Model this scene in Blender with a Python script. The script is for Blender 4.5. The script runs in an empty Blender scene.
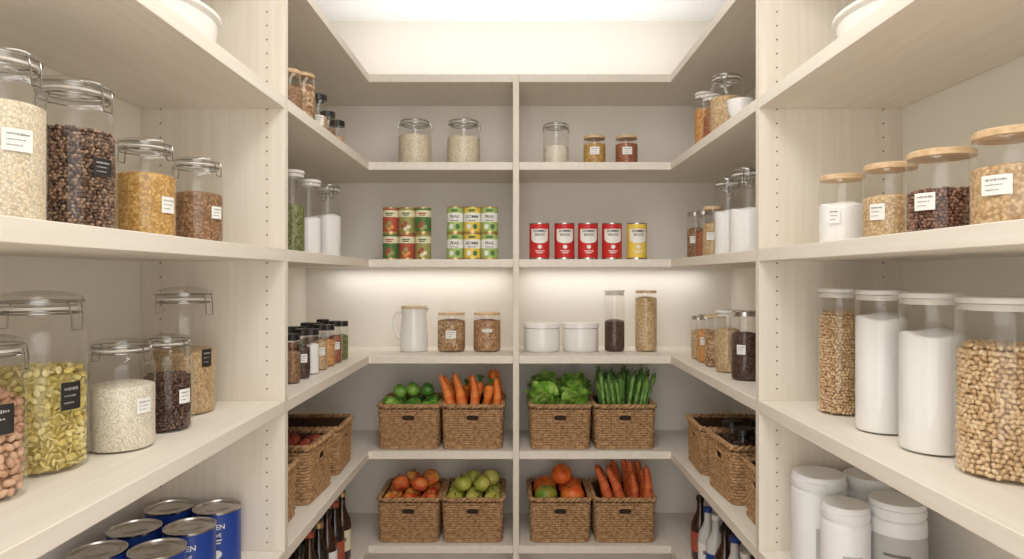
import bpy, bmesh, math, random
import numpy as np
from mathutils import Vector, Euler
random.seed(7)
PI=math.pi
C=bpy.context.scene.collection
F=650.; CX=516.; CY=277.; CZ=1.40
D1=1.49; D2=2.34; D3=2.67
XL=-.53; XR=.557; WL=-.862; WR=.885
LV={1:2.13,2:1.814,3:1.464,4:1.116,5:.772,6:.432}
T=.028
H=2.45
def PX(px,D): return (px-CX)*D/F

# ---------------------------------------------------------------- materials
MC={}
def lin(c):
    return tuple(((v/255)/12.92 if v/255<=.04045 else ((v/255+.055)/1.055)**2.4) for v in c)+(1,)
def newmat(name):
    m=bpy.data.materials.new(name); m.use_nodes=True
    nt=m.node_tree; b=nt.nodes['Principled BSDF']
    return m,nt,b
def plain(name,c,rough=.5,metal=0,spec=.5,noise=.06,scale=30,coat=0):
    if name in MC: return MC[name]
    m,nt,b=newmat(name)
    b.inputs['Roughness'].default_value=rough; b.inputs['Metallic'].default_value=metal
    b.inputs['Specular IOR Level'].default_value=spec
    if coat: b.inputs['Coat Weight'].default_value=coat
    tc=nt.nodes.new('ShaderNodeTexCoord'); n=nt.nodes.new('ShaderNodeTexNoise'); n.inputs['Scale'].default_value=scale
    r=nt.nodes.new('ShaderNodeValToRGB'); L=lin(c)
    r.color_ramp.elements[0].color=tuple(max(0,v*(1-noise)) for v in L[:3])+(1,)
    r.color_ramp.elements[1].color=tuple(min(1,v*(1+noise)) for v in L[:3])+(1,)
    nt.links.new(tc.outputs['Object'],n.inputs['Vector']); nt.links.new(n.outputs['Fac'],r.inputs['Fac']); nt.links.new(r.outputs['Color'],b.inputs['Base Color'])
    MC[name]=m; return m
def twotone(name,c1,c2,scale=12,rough=.4,bump=0,lo=.4,hi=.6,stretch=(1,1,1)):
    if name in MC: return MC[name]
    m,nt,b=newmat(name); b.inputs['Roughness'].default_value=rough
    tc=nt.nodes.new('ShaderNodeTexCoord'); mp=nt.nodes.new('ShaderNodeMapping'); mp.inputs['Scale'].default_value=stretch
    n=nt.nodes.new('ShaderNodeTexNoise'); n.inputs['Scale'].default_value=scale; n.inputs['Detail'].default_value=4
    r=nt.nodes.new('ShaderNodeValToRGB'); r.color_ramp.elements[0].position=lo; r.color_ramp.elements[1].position=hi
    r.color_ramp.elements[0].color=lin(c1); r.color_ramp.elements[1].color=lin(c2)
    nt.links.new(tc.outputs['Object'],mp.inputs['Vector']); nt.links.new(mp.outputs['Vector'],n.inputs['Vector'])
    nt.links.new(n.outputs['Fac'],r.inputs['Fac']); nt.links.new(r.outputs['Color'],b.inputs['Base Color'])
    if bump:
        bp=nt.nodes.new('ShaderNodeBump'); bp.inputs['Strength'].default_value=bump; bp.inputs['Distance'].default_value=.002
        nt.links.new(n.outputs['Fac'],bp.inputs['Height']); nt.links.new(bp.outputs['Normal'],b.inputs['Normal'])
    MC[name]=m; return m
def wood(name,axis,c1=(230,220,205),c2=(238,230,217),rough=.55,s=1):
    if name in MC: return MC[name]
    st=[80*s,80*s,80*s]; st[axis]=3.2*s
    m=twotone(name,c1,c2,scale=1.0,rough=rough,bump=.02,lo=.25,hi=.75,stretch=tuple(st))
    return m
def fine(name,c1,c2,c3,size=.004,rough=.6):
    if name in MC: return MC[name]
    m,nt,b=newmat(name); b.inputs['Roughness'].default_value=rough
    tc=nt.nodes.new('ShaderNodeTexCoord'); v=nt.nodes.new('ShaderNodeTexVoronoi'); v.inputs['Scale'].default_value=1/size
    sp=nt.nodes.new('ShaderNodeSeparateColor'); r=nt.nodes.new('ShaderNodeValToRGB')
    e=r.color_ramp.elements; e[0].color=lin(c1); e[1].color=lin(c3); k=e.new(.5); k.color=lin(c2)
    nt.links.new(tc.outputs['Object'],v.inputs['Vector']); nt.links.new(v.outputs['Color'],sp.inputs['Color'])
    nt.links.new(sp.outputs[0],r.inputs['Fac'])
    mr=nt.nodes.new('ShaderNodeMapRange'); mr.inputs['From Min'].default_value=.3; mr.inputs['From Max'].default_value=.8; mr.inputs['To Min'].default_value=1.; mr.inputs['To Max'].default_value=.66
    nt.links.new(v.outputs['Distance'],mr.inputs['Value'])
    mx=nt.nodes.new('ShaderNodeMixRGB'); mx.blend_type='MULTIPLY'; mx.inputs[0].default_value=1
    nt.links.new(r.outputs['Color'],mx.inputs[1]); nt.links.new(mr.outputs['Result'],mx.inputs[2]); nt.links.new(mx.outputs[0],b.inputs['Base Color'])
    bp=nt.nodes.new('ShaderNodeBump'); bp.inputs['Strength'].default_value=.35; bp.inputs['Distance'].default_value=size*.4; bp.invert=True
    nt.links.new(v.outputs['Distance'],bp.inputs['Height']); nt.links.new(bp.outputs['Normal'],b.inputs['Normal'])
    MC[name]=m; return m
def grainmat(name,cols,rough=.4):
    if name in MC: return MC[name]
    m,nt,b=newmat(name); b.inputs['Roughness'].default_value=rough
    g=nt.nodes.new('ShaderNodeNewGeometry'); r=nt.nodes.new('ShaderNodeValToRGB'); e=r.color_ramp.elements
    e[0].color=lin(cols[0]); e[1].color=lin(cols[-1])
    for i in range(1,len(cols)-1):
        k=e.new(i/(len(cols)-1)); k.color=lin(cols[i])
    nt.links.new(g.outputs['Random Per Island'],r.inputs['Fac']); nt.links.new(r.outputs['Color'],b.inputs['Base Color'])
    MC[name]=m; return m
def glass(name='clear_glass',tint=(.985,.985,.98),lo=.035,hi=.5,rough=.04,p=2.8):
    if name in MC: return MC[name]
    m,nt,b=newmat(name); nt.nodes.remove(b); out=nt.nodes['Material Output']
    t=nt.nodes.new('ShaderNodeBsdfTransparent'); t.inputs['Color'].default_value=tint+(1,)
    g=nt.nodes.new('ShaderNodeBsdfGlossy'); g.inputs['Roughness'].default_value=rough; g.inputs['Color'].default_value=(.9,.9,.88,1)
    lw=nt.nodes.new('ShaderNodeLayerWeight'); lw.inputs['Blend'].default_value=.5
    pw=nt.nodes.new('ShaderNodeMath'); pw.operation='POWER'; pw.inputs[1].default_value=p
    mr=nt.nodes.new('ShaderNodeMapRange'); mr.inputs['To Min'].default_value=lo; mr.inputs['To Max'].default_value=hi
    mx=nt.nodes.new('ShaderNodeMixShader')
    nt.links.new(lw.outputs['Facing'],pw.inputs[0]); nt.links.new(pw.outputs[0],mr.inputs['Value']); nt.links.new(mr.outputs['Result'],mx.inputs[0])
    nt.links.new(t.outputs[0],mx.inputs[1]); nt.links.new(g.outputs[0],mx.inputs[2]); nt.links.new(mx.outputs[0],out.inputs['Surface'])
    MC[name]=m; return m
WOODX=wood('whitewashed_wood_x',0); WOODY=wood('whitewashed_wood_y',1); WOODZ=wood('whitewashed_wood_z',2,(224,213,197),(234,225,211))
WALL=plain('wall_paint',(242,236,226),.8,noise=.02,scale=4)
CEIL=plain('ceiling_paint',(245,245,244),.85,noise=.01,scale=4)
FLOOR=wood('floor_oak',1,(150,120,90),(175,145,112))
HOLE=plain('pin_hole_dark',(120,102,86),.8)
GL=glass(); GLID=glass('lid_glass',(.93,.94,.935),.12,.7)
LIDP=plain('lid_plastic',(226,223,216),.45,noise=.01)
STEEL=plain('steel_wire',(170,168,163),.25,1)
TIN=plain('tin',(206,204,200),.25,1)
GOLD=plain('gold_lid',(206,180,124),.35,.7)
RUB=plain('seal_rubber',(222,216,206),.6)
BAM=twotone('bamboo_lid',(204,170,128),(222,192,152),scale=8,rough=.5,stretch=(1,14,14))
PAPER=plain('label_paper',(240,238,232),.7,noise=.02)
BLACKL=plain('label_black',(38,36,35),.6)
INK=plain('ink_grey',(120,114,108),.7)
DINK=plain('ink_dark',(52,44,42),.7)
CHALK=plain('ink_chalk',(190,188,184),.7)
BLACK=plain('black_plastic',(28,26,26),.35)
CERAM=plain('white_ceramic',(240,238,232),.22,noise=.01,coat=.3)
WPLAS=plain('white_plastic',(238,238,236),.4,noise=.01)
GREYL=plain('grey_label',(188,186,182),.6)
POWDER=plain('white_flour',(245,243,239),.95,spec=.1,noise=.012,scale=90)
WICK=twotone('wicker',(138,100,64),(196,156,112),scale=70,rough=.6,lo=.3,hi=.62)
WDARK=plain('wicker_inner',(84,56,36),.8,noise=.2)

# ---------------------------------------------------------------- mesh helpers
class M:
    def __init__(s): s.v=[];s.f=[];s.m=[]
    def add(s,verts,faces,mi=0):
        o=len(s.v); s.v.extend([tuple(map(float,p)) for p in verts]); s.f.extend([tuple(int(i)+o for i in f) for f in faces]); s.m.extend([mi]*len(faces))
    def box(s,x0,x1,y0,y1,z0,z1,mi=0):
        v=[(x0,y0,z0),(x1,y0,z0),(x1,y1,z0),(x0,y1,z0),(x0,y0,z1),(x1,y0,z1),(x1,y1,z1),(x0,y1,z1)]
        s.add(v,[(0,3,2,1),(4,5,6,7),(0,1,5,4),(1,2,6,5),(2,3,7,6),(3,0,4,7)],mi)
    def prism(s,poly,z0,z1,mi=0):
        n=len(poly); v=[(x,y,z0) for x,y in poly]+[(x,y,z1) for x,y in poly]
        s.add(v,[tuple(range(n-1,-1,-1)),tuple(range(n,2*n))]+[(i,(i+1)%n,n+(i+1)%n,n+i) for i in range(n)],mi)
    def lathe(s,prof,seg=40,mi=0,c=(0,0,0),sx=1,sy=1,mod=None):
        rows=[];v=[]
        for r,z in prof:
            if r<1e-6: rows.append([len(v)]); v.append((c[0],c[1],c[2]+z))
            else:
                row=[]
                for j in range(seg):
                    a=2*PI*j/seg; k=mod(a,r,z) if mod else 1
                    row.append(len(v)); v.append((c[0]+r*k*math.cos(a)*sx,c[1]+r*k*math.sin(a)*sy,c[2]+z))
                rows.append(row)
        f=[]
        for a,b in zip(rows,rows[1:]):
            for j in range(seg):
                k=(j+1)%seg
                if len(a)==1 and len(b)==1: continue
                if len(a)==1: f.append((a[0],b[k],b[j]))
                elif len(b)==1: f.append((a[j],a[k],b[0]))
                else: f.append((a[j],a[k],b[k],b[j]))
        s.add(v,f,mi)
    def tube(s,pts,r,seg=8,closed=False,mi=0):
        P=[Vector(p) for p in pts]; n=len(P); v=[]; N=None
        rr=r if isinstance(r,(list,tuple)) else [r]*n
        for i in range(n):
            if closed: t=(P[(i+1)%n]-P[i-1]).normalized()
            else: t=(P[min(i+1,n-1)]-P[max(i-1,0)]).normalized()
            if N is None:
                up=Vector((0,0,1)) if abs(t.z)<.9 else Vector((1,0,0)); N=(up-t*up.dot(t)).normalized()
            else: N=(N-t*N.dot(t)).normalized()
            B=t.cross(N)
            for j in range(seg):
                a=2*PI*j/seg; v.append(tuple(P[i]+(N*math.cos(a)+B*math.sin(a))*rr[i]))
        f=[]
        for i in range(n if closed else n-1):
            k=(i+1)%n
            for j in range(seg):
                l=(j+1)%seg; f.append((i*seg+j,i*seg+l,k*seg+l,k*seg+j))
        if not closed: f.append(tuple(range(seg-1,-1,-1))); f.append(tuple((n-1)*seg+j for j in range(seg)))
        s.add(v,f,mi)
    def wrap(s,R,ang,v2,faces,mi=0,z=0):
        s.add([((R)*math.cos(ang+u/R),(R)*math.sin(ang+u/R),z+w) for u,w in v2],faces,mi)
    def patch(s,R,ang,w,h,z,mi=0,n=8,u0=0):
        v=[];f=[]
        for i in range(n+1):
            u=u0-w/2+w*i/n; v+=[(u,-h/2),(u,h/2)]
        for i in range(n): f.append((2*i,2*i+2,2*i+3,2*i+1))
        s.wrap(R,ang,v,f,mi,z)
    def oval(s,R,ang,w,h,z,mi=0,n=16,u0=0):
        v=[];f=[]
        for i in range(n+1):
            t=-1+2*i/n; hh=h/2*math.sqrt(max(0.0,1-t*t))+.0002; v+=[(u0+t*w/2,-hh),(u0+t*w/2,hh)]
        for i in range(n): f.append((2*i,2*i+2,2*i+3,2*i+1))
        s.wrap(R,ang,v,f,mi,z)
    def build(s,name,mats,parent=None,sharp=38,bevel=0,loc=None):
        me=bpy.data.meshes.new(name); me.from_pydata(s.v,[],s.f)
        if not isinstance(mats,(list,tuple)): mats=[mats]
        for m in mats: me.materials.append(m)
        me.polygons.foreach_set('material_index',s.m)
        me.polygons.foreach_set('use_smooth',[True]*len(s.f)); me.update()
        me.set_sharp_from_angle(angle=math.radians(sharp))
        o=bpy.data.objects.new(name,me); C.objects.link(o)
        if parent: o.parent=parent
        if loc: o.location=loc
        if bevel:
            b=o.modifiers.new('bevel','BEVEL'); b.width=bevel; b.segments=2; b.limit_method='ANGLE'
        return o
TXT={}
def text_geo(t,size,bold=.012):
    if (t,size) in TXT: return TXT[(t,size)]
    cu=bpy.data.curves.new('t','FONT'); cu.body=t; cu.size=size; cu.align_x='CENTER'; cu.align_y='CENTER'; cu.offset=size*bold; cu.resolution_u=3
    o=bpy.data.objects.new('t',cu); C.objects.link(o); bpy.context.view_layer.update()
    me=bpy.data.meshes.new_from_object(o.evaluated_get(bpy.context.evaluated_depsgraph_get()))
    r=([(v.co.x,v.co.y) for v in me.vertices],[tuple(p.vertices) for p in me.polygons])
    bpy.data.objects.remove(o); bpy.data.curves.remove(cu); bpy.data.meshes.remove(me)
    TXT[(t,size)]=r; return r
def thing(name,label,cat,loc=(0,0,0),rz=0,group=None):
    o=bpy.data.objects.new(name,None); C.objects.link(o); o.empty_display_size=.05
    o.location=loc; o.rotation_euler=(0,0,rz); o['label']=label; o['category']=cat
    if group: o['group']=group
    return o
def tag(o,label,cat,group=None):
    o['label']=label;o['category']=cat
    if group:o['group']=group
    return o
def dup(root,loc,rz=0,label=None,group=None,rot=None,scale=None):
    r=root.copy(); C.objects.link(r); r.location=loc; r.rotation_euler=rot if rot else (0,0,rz)
    if scale: r.scale=scale if isinstance(scale,tuple) else (scale,)*3
    if label:r['label']=label
    if group:r['group']=group
    for ch in list(root.children):
        c=ch.copy(); C.objects.link(c); c.parent=r
        for g in ch.children:
            d=g.copy(); C.objects.link(d); d.parent=c
    return r
def struct(name,box,mat):
    m=M(); m.box(*box); o=m.build(name,mat); o['kind']='structure'; return o

# ---------------------------------------------------------------- room
YB=-.35
struct('wall_left',(WL-.1,WL,YB,D3+.1,0,H),WALL)
struct('wall_right',(WR,WR+.1,YB,D3+.1,0,H),WALL)
struct('wall_back',(WL,WR,D3,D3+.1,0,H),WALL)
struct('ceiling',(WL-.1,WR+.1,YB,D3+.1,H,H+.08),CEIL)
struct('floor',(WL-.1,WR+.1,YB,D3+.1,-.08,0),FLOOR)
E=.0006
def panel(par,x0,x1,y0,y1,front,z1=H-.001):
    m=M(); m.box(x0,x1,y0,y1,.001,z1)
    s=1 if front>x0+.1 else -1
    for xx in (front-s*.041, front-s*.285):
        z=.12
        while z<H-.06:
            for yy,sg in ((y0-.0004,-1),(y1+.0004,1)):
                v=[(xx+.0022*math.cos(a*PI/5),yy,z+.0022*math.sin(a*PI/5)) for a in range(10)]
                m.add(v,[tuple(range(10)) if sg<0 else tuple(range(9,-1,-1))],1)
            z+=.032
    return m.build('side_panel',[WOODZ,HOLE],par)
def shelf(par,x0,x1,y0,y1,lv,mat):
    m=M(); m.box(x0,x1,y0,y1,LV[lv]-T,LV[lv]); return m.build('shelf',mat,par,bevel=.0012)
for side,(a,b,fr) in {'left':(WL+E,XL,XL),'right':(XR,WR-E,XR)}.items():
    t=thing('shelving_unit','whitewashed wood shelving bay nearest the viewer on the %s wall'%side,'shelving')
    panel(t,a,b,D1,D1+.02,fr)
    panel(t,a,b,.25,.27,fr)
    for l in LV: shelf(t,a,b,.27+E,D1-E,l,WOODY)
y0=D1+.02+E; y1=D3-E
for side,poly in (('left',[(WL+E,y0),(XL,y0),(XL,D2),(-.0115,D2),(-.0115,y1),(WL+E,y1)]),('right',[(XR,y0),(WR-E,y0),(WR-E,y1),(.0115,y1),(.0115,D2),(XR,D2)])):
    t=thing('shelving_unit','whitewashed corner shelving running round the %s rear corner to the centre divider'%side,'shelving')
    for l in LV:
        m=M(); m.prism(poly,LV[l]-T,LV[l]); m.build('shelf',WOODY,t,bevel=.0012)
    if side=='left':
        m=M(); m.box(-.011,.011,D2-.002,D3-E,.001,LV[1]-.0005); m.build('centre_divider',WOODZ,t,bevel=.001)

# ---------------------------------------------------------------- contents
bm=bmesh.new(); bmesh.ops.create_icosphere(bm,subdivisions=2,radius=1); ICO=np.array([v.co[:] for v in bm.verts]); ICF=np.array([[v.index for v in f.verts] for f in bm.faces]); bm.free()
rng=np.random.default_rng(3)
def grains(R,z0,z1,a,sc,mat,parent):
    pts=[]
    for rr in (R-a*.98,R-a*2.1):
        n=max(6,int(2*PI*rr/(a*1.6))); rows=int((z1-z0-a)/(a*1.4))
        for k in range(rows):
            for j in range(n):
                an=(j+.5*(k%2)+rng.uniform(-.3,.3))/n*2*PI; pts.append((rr*math.cos(an),rr*math.sin(an),z0+a+(k+rng.uniform(-.25,.25))*a*1.4))
    rr=0
    while rr<R-a:
        n=max(1,int(2*PI*rr/(a*1.6)))
        for j in range(n):
            an=(j+rng.uniform(-.3,.3))/n*2*PI; pts.append((rr*math.cos(an),rr*math.sin(an),z1-a*.6+rng.uniform(-.35,.35)*a+.3*a*(1-rr/R)))
        rr+=a*1.55
    pts=np.array(pts); N=len(pts)
    q=rng.normal(size=(N,4)); q/=np.linalg.norm(q,axis=1)[:,None]; w,x,y,z=q.T
    Rm=np.stack([1-2*(y*y+z*z),2*(x*y-z*w),2*(x*z+y*w),2*(x*y+z*w),1-2*(x*x+z*z),2*(y*z-x*w),2*(x*z-y*w),2*(y*z+x*w),1-2*(x*x+y*y)],1).reshape(N,3,3)
    base=ICO*np.array(sc)*a*1.02
    V=np.einsum('nij,kj->nki',Rm,base)+pts[:,None,:]
    Fc=(ICF[None]+(np.arange(N)*len(ICO))[:,None,None]).reshape(-1,3)
    mb=M(); mb.v=[tuple(p) for p in V.reshape(-1,3).tolist()]; mb.f=[tuple(p) for p in Fc.tolist()]; mb.m=[0]*len(mb.f)
    c=R-a*2.2
    mb.lathe([(0,z0),(c,z0),(c,z1-a*1.6),(0,z1-a*1.6)],24)
    return mb.build('contents',mat,parent,sharp=180)
def filling(root,R,z0,z1,k):
    if k[0]=='grain': return grains(R,z0,z1,k[1],k[2],k[3],root)
    R+=.0014
    m=M()
    pr=[(0,z0),(R*.965,z0),(R*.985,z0+.003),(R,z0+.01),(R,z1-.005),(R*.985,z1-.002),(R*.9,z1),(R*.5,z1+.004),(0,z1+.006)]
    m.lathe(pr,44)
    if k[0]=='powder':
        m.v=[(x,y,z+(.0025*math.sin(x*90)+.002*math.cos(y*110) if z>z1-.006 else 0)) for x,y,z in m.v]
    return m.build('contents',k[1],root,sharp=70)
def label_part(root,R,ang,w,h,z,black=False,lines=3):
    m=M(); m.patch(R+.0009,ang,w,h,z,0)
    for l in range(lines):
        zz=z+h*(.26-.25*l)
        x=-w*.36
        while x<w*(.34-.12*l):
            ww=random.uniform(.02,.06)*w; m.patch(R+.0014,ang,ww,h*random.uniform(.05,.10)*(1.2 if l==0 else .7),zz,1,2,x+ww/2); x+=ww+.025*w
    return m.build('label',[BLACKL,CHALK] if black else [PAPER,INK],root)
def camdir(x,y): return math.atan2(-y,-x)
def clip_jar(x,y,lv,r,h,fill,k,label,lab=None,group=None,clip=0,black=False,lw=.035,lh=.03,lz=.42):
    t=thing('storage_jar',label,'jar',(x,y,LV[lv]+.0005),0,group)
    a=r*.82
    sh=[(r,h*.69),(r*.995,h*.72),(r*.975,h*.755),(r*.94,h*.79),(r*.885,h*.82),(r*.83,h*.842),(a*.975,h*.86),(a*.975,h*.895)]
    m=M(); m.lathe([(0,0),(r*.9,0),(r*.97,.003),(r,.011)]+sh,48); m.build('glass_body',GL,t)
    filling(t,r-.003,.003,h*fill,k)
    m=M(); m.lathe([(a*.85,h*.897),(a*1.04,h*.910),(a*1.07,h*.92),(a*1.07,h*.95),(a*1.03,h*.968),(a*.8,h*.984),(a*.45,h*.996),(0,h)],40); gl=m.build('glass_lid',GLID,t)
    m=M(); m.lathe([(a*.96,h*.892),(a*1.05,h*.894),(a*1.05,h*.909),(a*.96,h*.911)],40); m.build('rubber_seal',RUB,gl)
    m=M(); w=.0012 if r>.04 else .001
    for rr,zz in ((a*1.0,h*.872),(a*1.085,h*.936)):
        m.tube([(rr*math.cos(q*PI/18),rr*math.sin(q*PI/18),zz) for q in range(36)],w,6,True)
    for s,an in ((1,clip),(-1,clip+PI)):
        ca,sa=math.cos(an),math.sin(an)
        def P(rad,tan,z): return (rad*ca-tan*sa,rad*sa+tan*ca,z)
        q=r*.18
        m.tube([P(a*1.08,-q,h*.936),P(a*1.16,-q,h*.925),P(r*1.0,-q*.9,h*.87),P(r*1.01,-q*.8,h*.78),P(r*1.01,q*.8,h*.78),P(r*1.0,q*.9,h*.87),P(a*1.16,q,h*.925),P(a*1.08,q,h*.936)],w,6)
        m.tube([P(a,-q,h*.872),P(a*1.12,-q*.8,h*.872),P(a*1.15,0,h*.88),P(a*1.12,q*.8,h*.872),P(a,q,h*.872)],w,6)
    m.build('wire_clip',STEEL,t)
    if lab is not None: label_part(t,r,lab,lw,lh,h*lz,black)
    return t
def lid_jar(x,y,lv,r,h,fill,k,label,lab=None,group=None,lid='bamboo',black=False,lw=.035,lh=.03,lz=.4,name='storage_jar'):
    t=thing(name,label,'jar',(x,y,LV[lv]+.0005),0,group)
    lt={'bamboo':.0105,'plastic':.009,'black':.018,'white':.014,'steel':.014}[lid]
    m=M(); m.lathe([(0,0),(r*.92,0),(r*.98,.003),(r,.009),(r,h-lt-.016),(r*.97,h-lt-.006),(r*.92,h-lt)],44); m.build('glass_body',GL,t)
    filling(t,r-.0028,.003,(h-lt)*fill,k)
    m=M(); R=r*(.99 if lid=='plastic' else .95)
    m.lathe([(0,h-lt+.0005),(R,h-lt+.0005),(R,h-.002),(R-.002,h),(0,h)],40)
    lo=m.build('lid',{'bamboo':BAM,'plastic':LIDP,'black':BLACK,'white':WPLAS,'steel':TIN}[lid],t)
    if lid=='plastic':
        m=M(); m.lathe([(r*.9,h-lt-.010),(r*.93,h-lt-.010),(r*.93,h-lt-.001),(r*.9,h-lt-.001)],40); m.build('seal_ring',RUB,lo)
    if lab is not None: label_part(t,r,lab,lw,lh,h*lz,black)
    return t
G=lambda a,sc,m:('grain',a,sc,m)
Fn=lambda m:('fine',m)
rice=Fn(fine('beige_grain',(226,206,174),(238,222,194),(246,234,212),.0033))
pale=Fn(fine('pale_grain',(238,226,202),(244,234,214),(250,242,228),.0026))
lentil=Fn(fine('golden_lentil',(186,134,66),(210,162,88),(226,188,118),.0042))
brownf=Fn(fine('brown_seed',(116,82,54),(152,112,76),(186,146,108),.0042))
tanf=Fn(fine('tan_seed',(190,152,106),(212,178,132),(226,200,158),.0042))
tanc=Fn(fine('tan_coarse_grain',(180,140,94),(208,172,126),(226,198,156),.0055))
herb=Fn(fine('green_herb',(92,102,52),(124,130,76),(150,152,102),.006))
darkf=Fn(fine('dark_seed',(52,34,26),(80,52,40),(110,78,58),.005))
redf=Fn(fine('red_brown_spice',(138,76,48),(170,100,66),(196,130,90),.004))
orangef=Fn(fine('orange_lentil',(208,134,66),(224,158,88),(236,184,118),.005))
nutf=Fn(fine('mixed_nut',(140,96,62),(188,146,102),(224,192,150),.008))
spag=Fn(fine('tan_pasta_grain',(196,158,106),(220,188,140),(236,210,168),.005))
powder=('powder',POWDER)
bean_brown=G(.0038,(1,.75,.7),grainmat('brown_beans',[(70,46,36),(104,72,54),(168,136,110),(84,56,44)]))
bean_pink=G(.0078,(1,.62,.6),grainmat('pinkish_beans',[(186,138,106),(208,164,132),(222,184,152)]))
flake=G(.0064,(1,.7,.2),grainmat('yellow_green_flakes',[(222,200,108),(236,218,142),(242,228,164),(208,190,104)]))
bean_dark=G(.0040,(1,.72,.68),grainmat('dark_beans',[(62,40,34),(90,60,48),(120,88,70)]))
bean_red=G(.0036,(1,.74,.7),grainmat('dark_red_beans',[(92,56,44),(124,82,64),(166,124,98),(74,44,34)]))
bean_tan=G(.0042,(1,.68,.64),grainmat('tan_beans',[(194,154,108),(214,180,136),(230,202,162)]))
chick=G(.0050,(1,.68,.64),grainmat('pale_beans',[(206,170,124),(224,192,148),(236,212,172)]))

# ---- left near bay, shelf 3
clip_jar(-.658,.83,3,.049,.228,.68,rice,'large clip-top jar of beige grain with white label, nearest viewer on left middle shelf',-.55,clip=-.1,lw=.034,lh=.028,lz=.46)
clip_jar(-.670,.985,3,.0575,.234,.66,bean_brown,'clip-top jar of mottled brown beans with black label',-.3,clip=-.15,black=True,lw=.03,lh=.026,lz=.42)
clip_jar(-.650,1.14,3,.0485,.177,.64,lentil,'clip-top jar of golden brown lentils with white label',-.25,clip=-.2,lw=.028,lh=.028,lz=.34)
clip_jar(-.638,1.30,3,.0485,.174,.58,brownf,'clip-top jar of brown seeds beside the drilled panel on left middle shelf',-.3,clip=-.2,lw=.026,lh=.024,lz=.36)
# ---- left near bay, shelf 4
clip_jar(-.680,.835,4,.043,.210,.64,bean_pink,'jar of large pinkish tan beans with black label at lower left edge',-.7,clip=.3,black=True,lw=.042,lh=.038,lz=.5)
clip_jar(-.708,.965,4,.0635,.264,.57,flake,'tall wide clip-top jar of yellow green flakes with black label',-.3,clip=-.15,black=True,lw=.03,lh=.04,lz=.42)
clip_jar(-.658,1.085,4,.0505,.182,.58,pale,'squat clip-top jar of cream coloured grain with small white label',-.35,clip=-.2,lw=.026,lh=.024,lz=.4)
clip_jar(-.652,1.215,4,.0435,.178,.58,bean_dark,'small clip-top jar of dark brown beans between cream grain jar and tall tan jar',-.35,clip=-.2,lw=.024,lh=.026,lz=.36)
clip_jar(-.70,1.37,4,.0625,.264,.50,tanf,'tall clip-top jar half full of tan grain with black label by the panel',-.35,clip=-.25,black=True,lw=.024,lh=.036,lz=.44)
# ---- right near bay, shelf 3 bamboo lids
lid_jar(.652,1.3,3,.043,.138,.62,powder,'bamboo-lidded jar of white flour, smallest in the right middle shelf row',-2.35,lw=.022,lh=.03,lz=.4)
lid_jar(.662,1.15,3,.0445,.134,.62,tanf,'bamboo-lidded jar of tan grain with white label beside the flour jar',-2.55,lw=.026,lh=.028,lz=.36)
lid_jar(.654,1.0,3,.0485,.128,.58,bean_red,'bamboo-lidded jar of dark red brown beans with white label',-2.6,lw=.03,lh=.026,lz=.38)
lid_jar(.662,.865,3,.049,.130,.68,tanc,'bamboo-lidded jar of pale brown grain at right frame edge of the middle shelf',-2.6,lw=.036,lh=.026,lz=.42)
# ---- right near bay, shelf 4 tall canisters
lid_jar(.677,1.36,4,.0435,.260,.84,bean_tan,'tall clear canister of tan beans beside the drilled panel on right shelf',lid='plastic',name='tall_canister')
lid_jar(.674,1.2,4,.0435,.260,.84,powder,'narrow tall clear canister of white flour next to the tan beans',lid='plastic',name='tall_canister')
lid_jar(.682,1.065,4,.049,.258,.77,powder,'wider tall clear canister of white flour with empty top',lid='plastic',name='tall_canister')
lid_jar(.702,.935,4,.061,.255,.76,chick,'widest tall clear canister of pale beans at right frame edge',lid='plastic',name='tall_canister')

# ---------------------------------------------------------------- cans
def can(name,label,lv,x,y,r,h,mats,deco,zoff=0,group=None,lid=None,rot=0):
    t=thing(name,label,'can',(x,y,LV[lv]+.0005+zoff),rot,group)
    m=M(); m.lathe([(0,.003),(r*.9,.003),(r*.93,0),(r,0),(r,.003),(r*.975,.005),(r*.975,h-.005),(r,h-.003),(r,h-.0005),(r*.95,h-.0005),(r*.93,h-.004),(r*.75,h-.004),(r*.73,h-.0033),(r*.5,h-.0033),(r*.48,h-.004),(0,h-.004)],40)
    m.build('tin_body',lid or TIN,t)
    m=M(); R=r*.98
    m.lathe([(R,.006),(R,h-.005)],40,0); deco(m,R,h)
    m.build('paper_label',mats,t)
    return t
BLUE=plain('can_blue',(30,66,152),.35); YEL=plain('can_yellow',(238,206,88),.4); RED=plain('can_red',(206,48,48),.4)
GRN=plain('can_green',(170,194,112),.4); DGRN=plain('can_dark_green',(84,122,66),.4); WHT=plain('can_white',(242,240,232),.4)
TOMR=plain('print_red',(190,62,48),.5); ORG=plain('print_orange',(226,150,72),.5); MUTR=plain('can_muted_red',(180,84,64),.45); OLIV=plain('can_olive',(160,158,92),.45); CRM=plain('can_cream',(234,224,190),.45)
A0=-PI/2
def deco_blue(m,R,h):
    for an in (A0+.26,A0+.26+PI):
        m.wrap(R+.0012,an,*text_geo('BAUEN',.0150),1,h*.76)
        m.wrap(R+.0012,an,*text_geo('GAUVE',.0105),1,h*.62)
        m.patch(R+.0008,an,.036,h*.02,h*.54,1,10); m.patch(R+.0008,an,.030,h*.02,h*.49,1,8); m.oval(R+.0008,an,.036,h*.16,h*.30,1)
blue=can('tin_can','blue food tin beside the drilled panel, front of its row on lower left shelf',5,-.655,1.425,.0495,.125,[BLUE,WHT,plain('can_navy',(20,38,100),.4),YEL],deco_blue,group='blue food tins')
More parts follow.
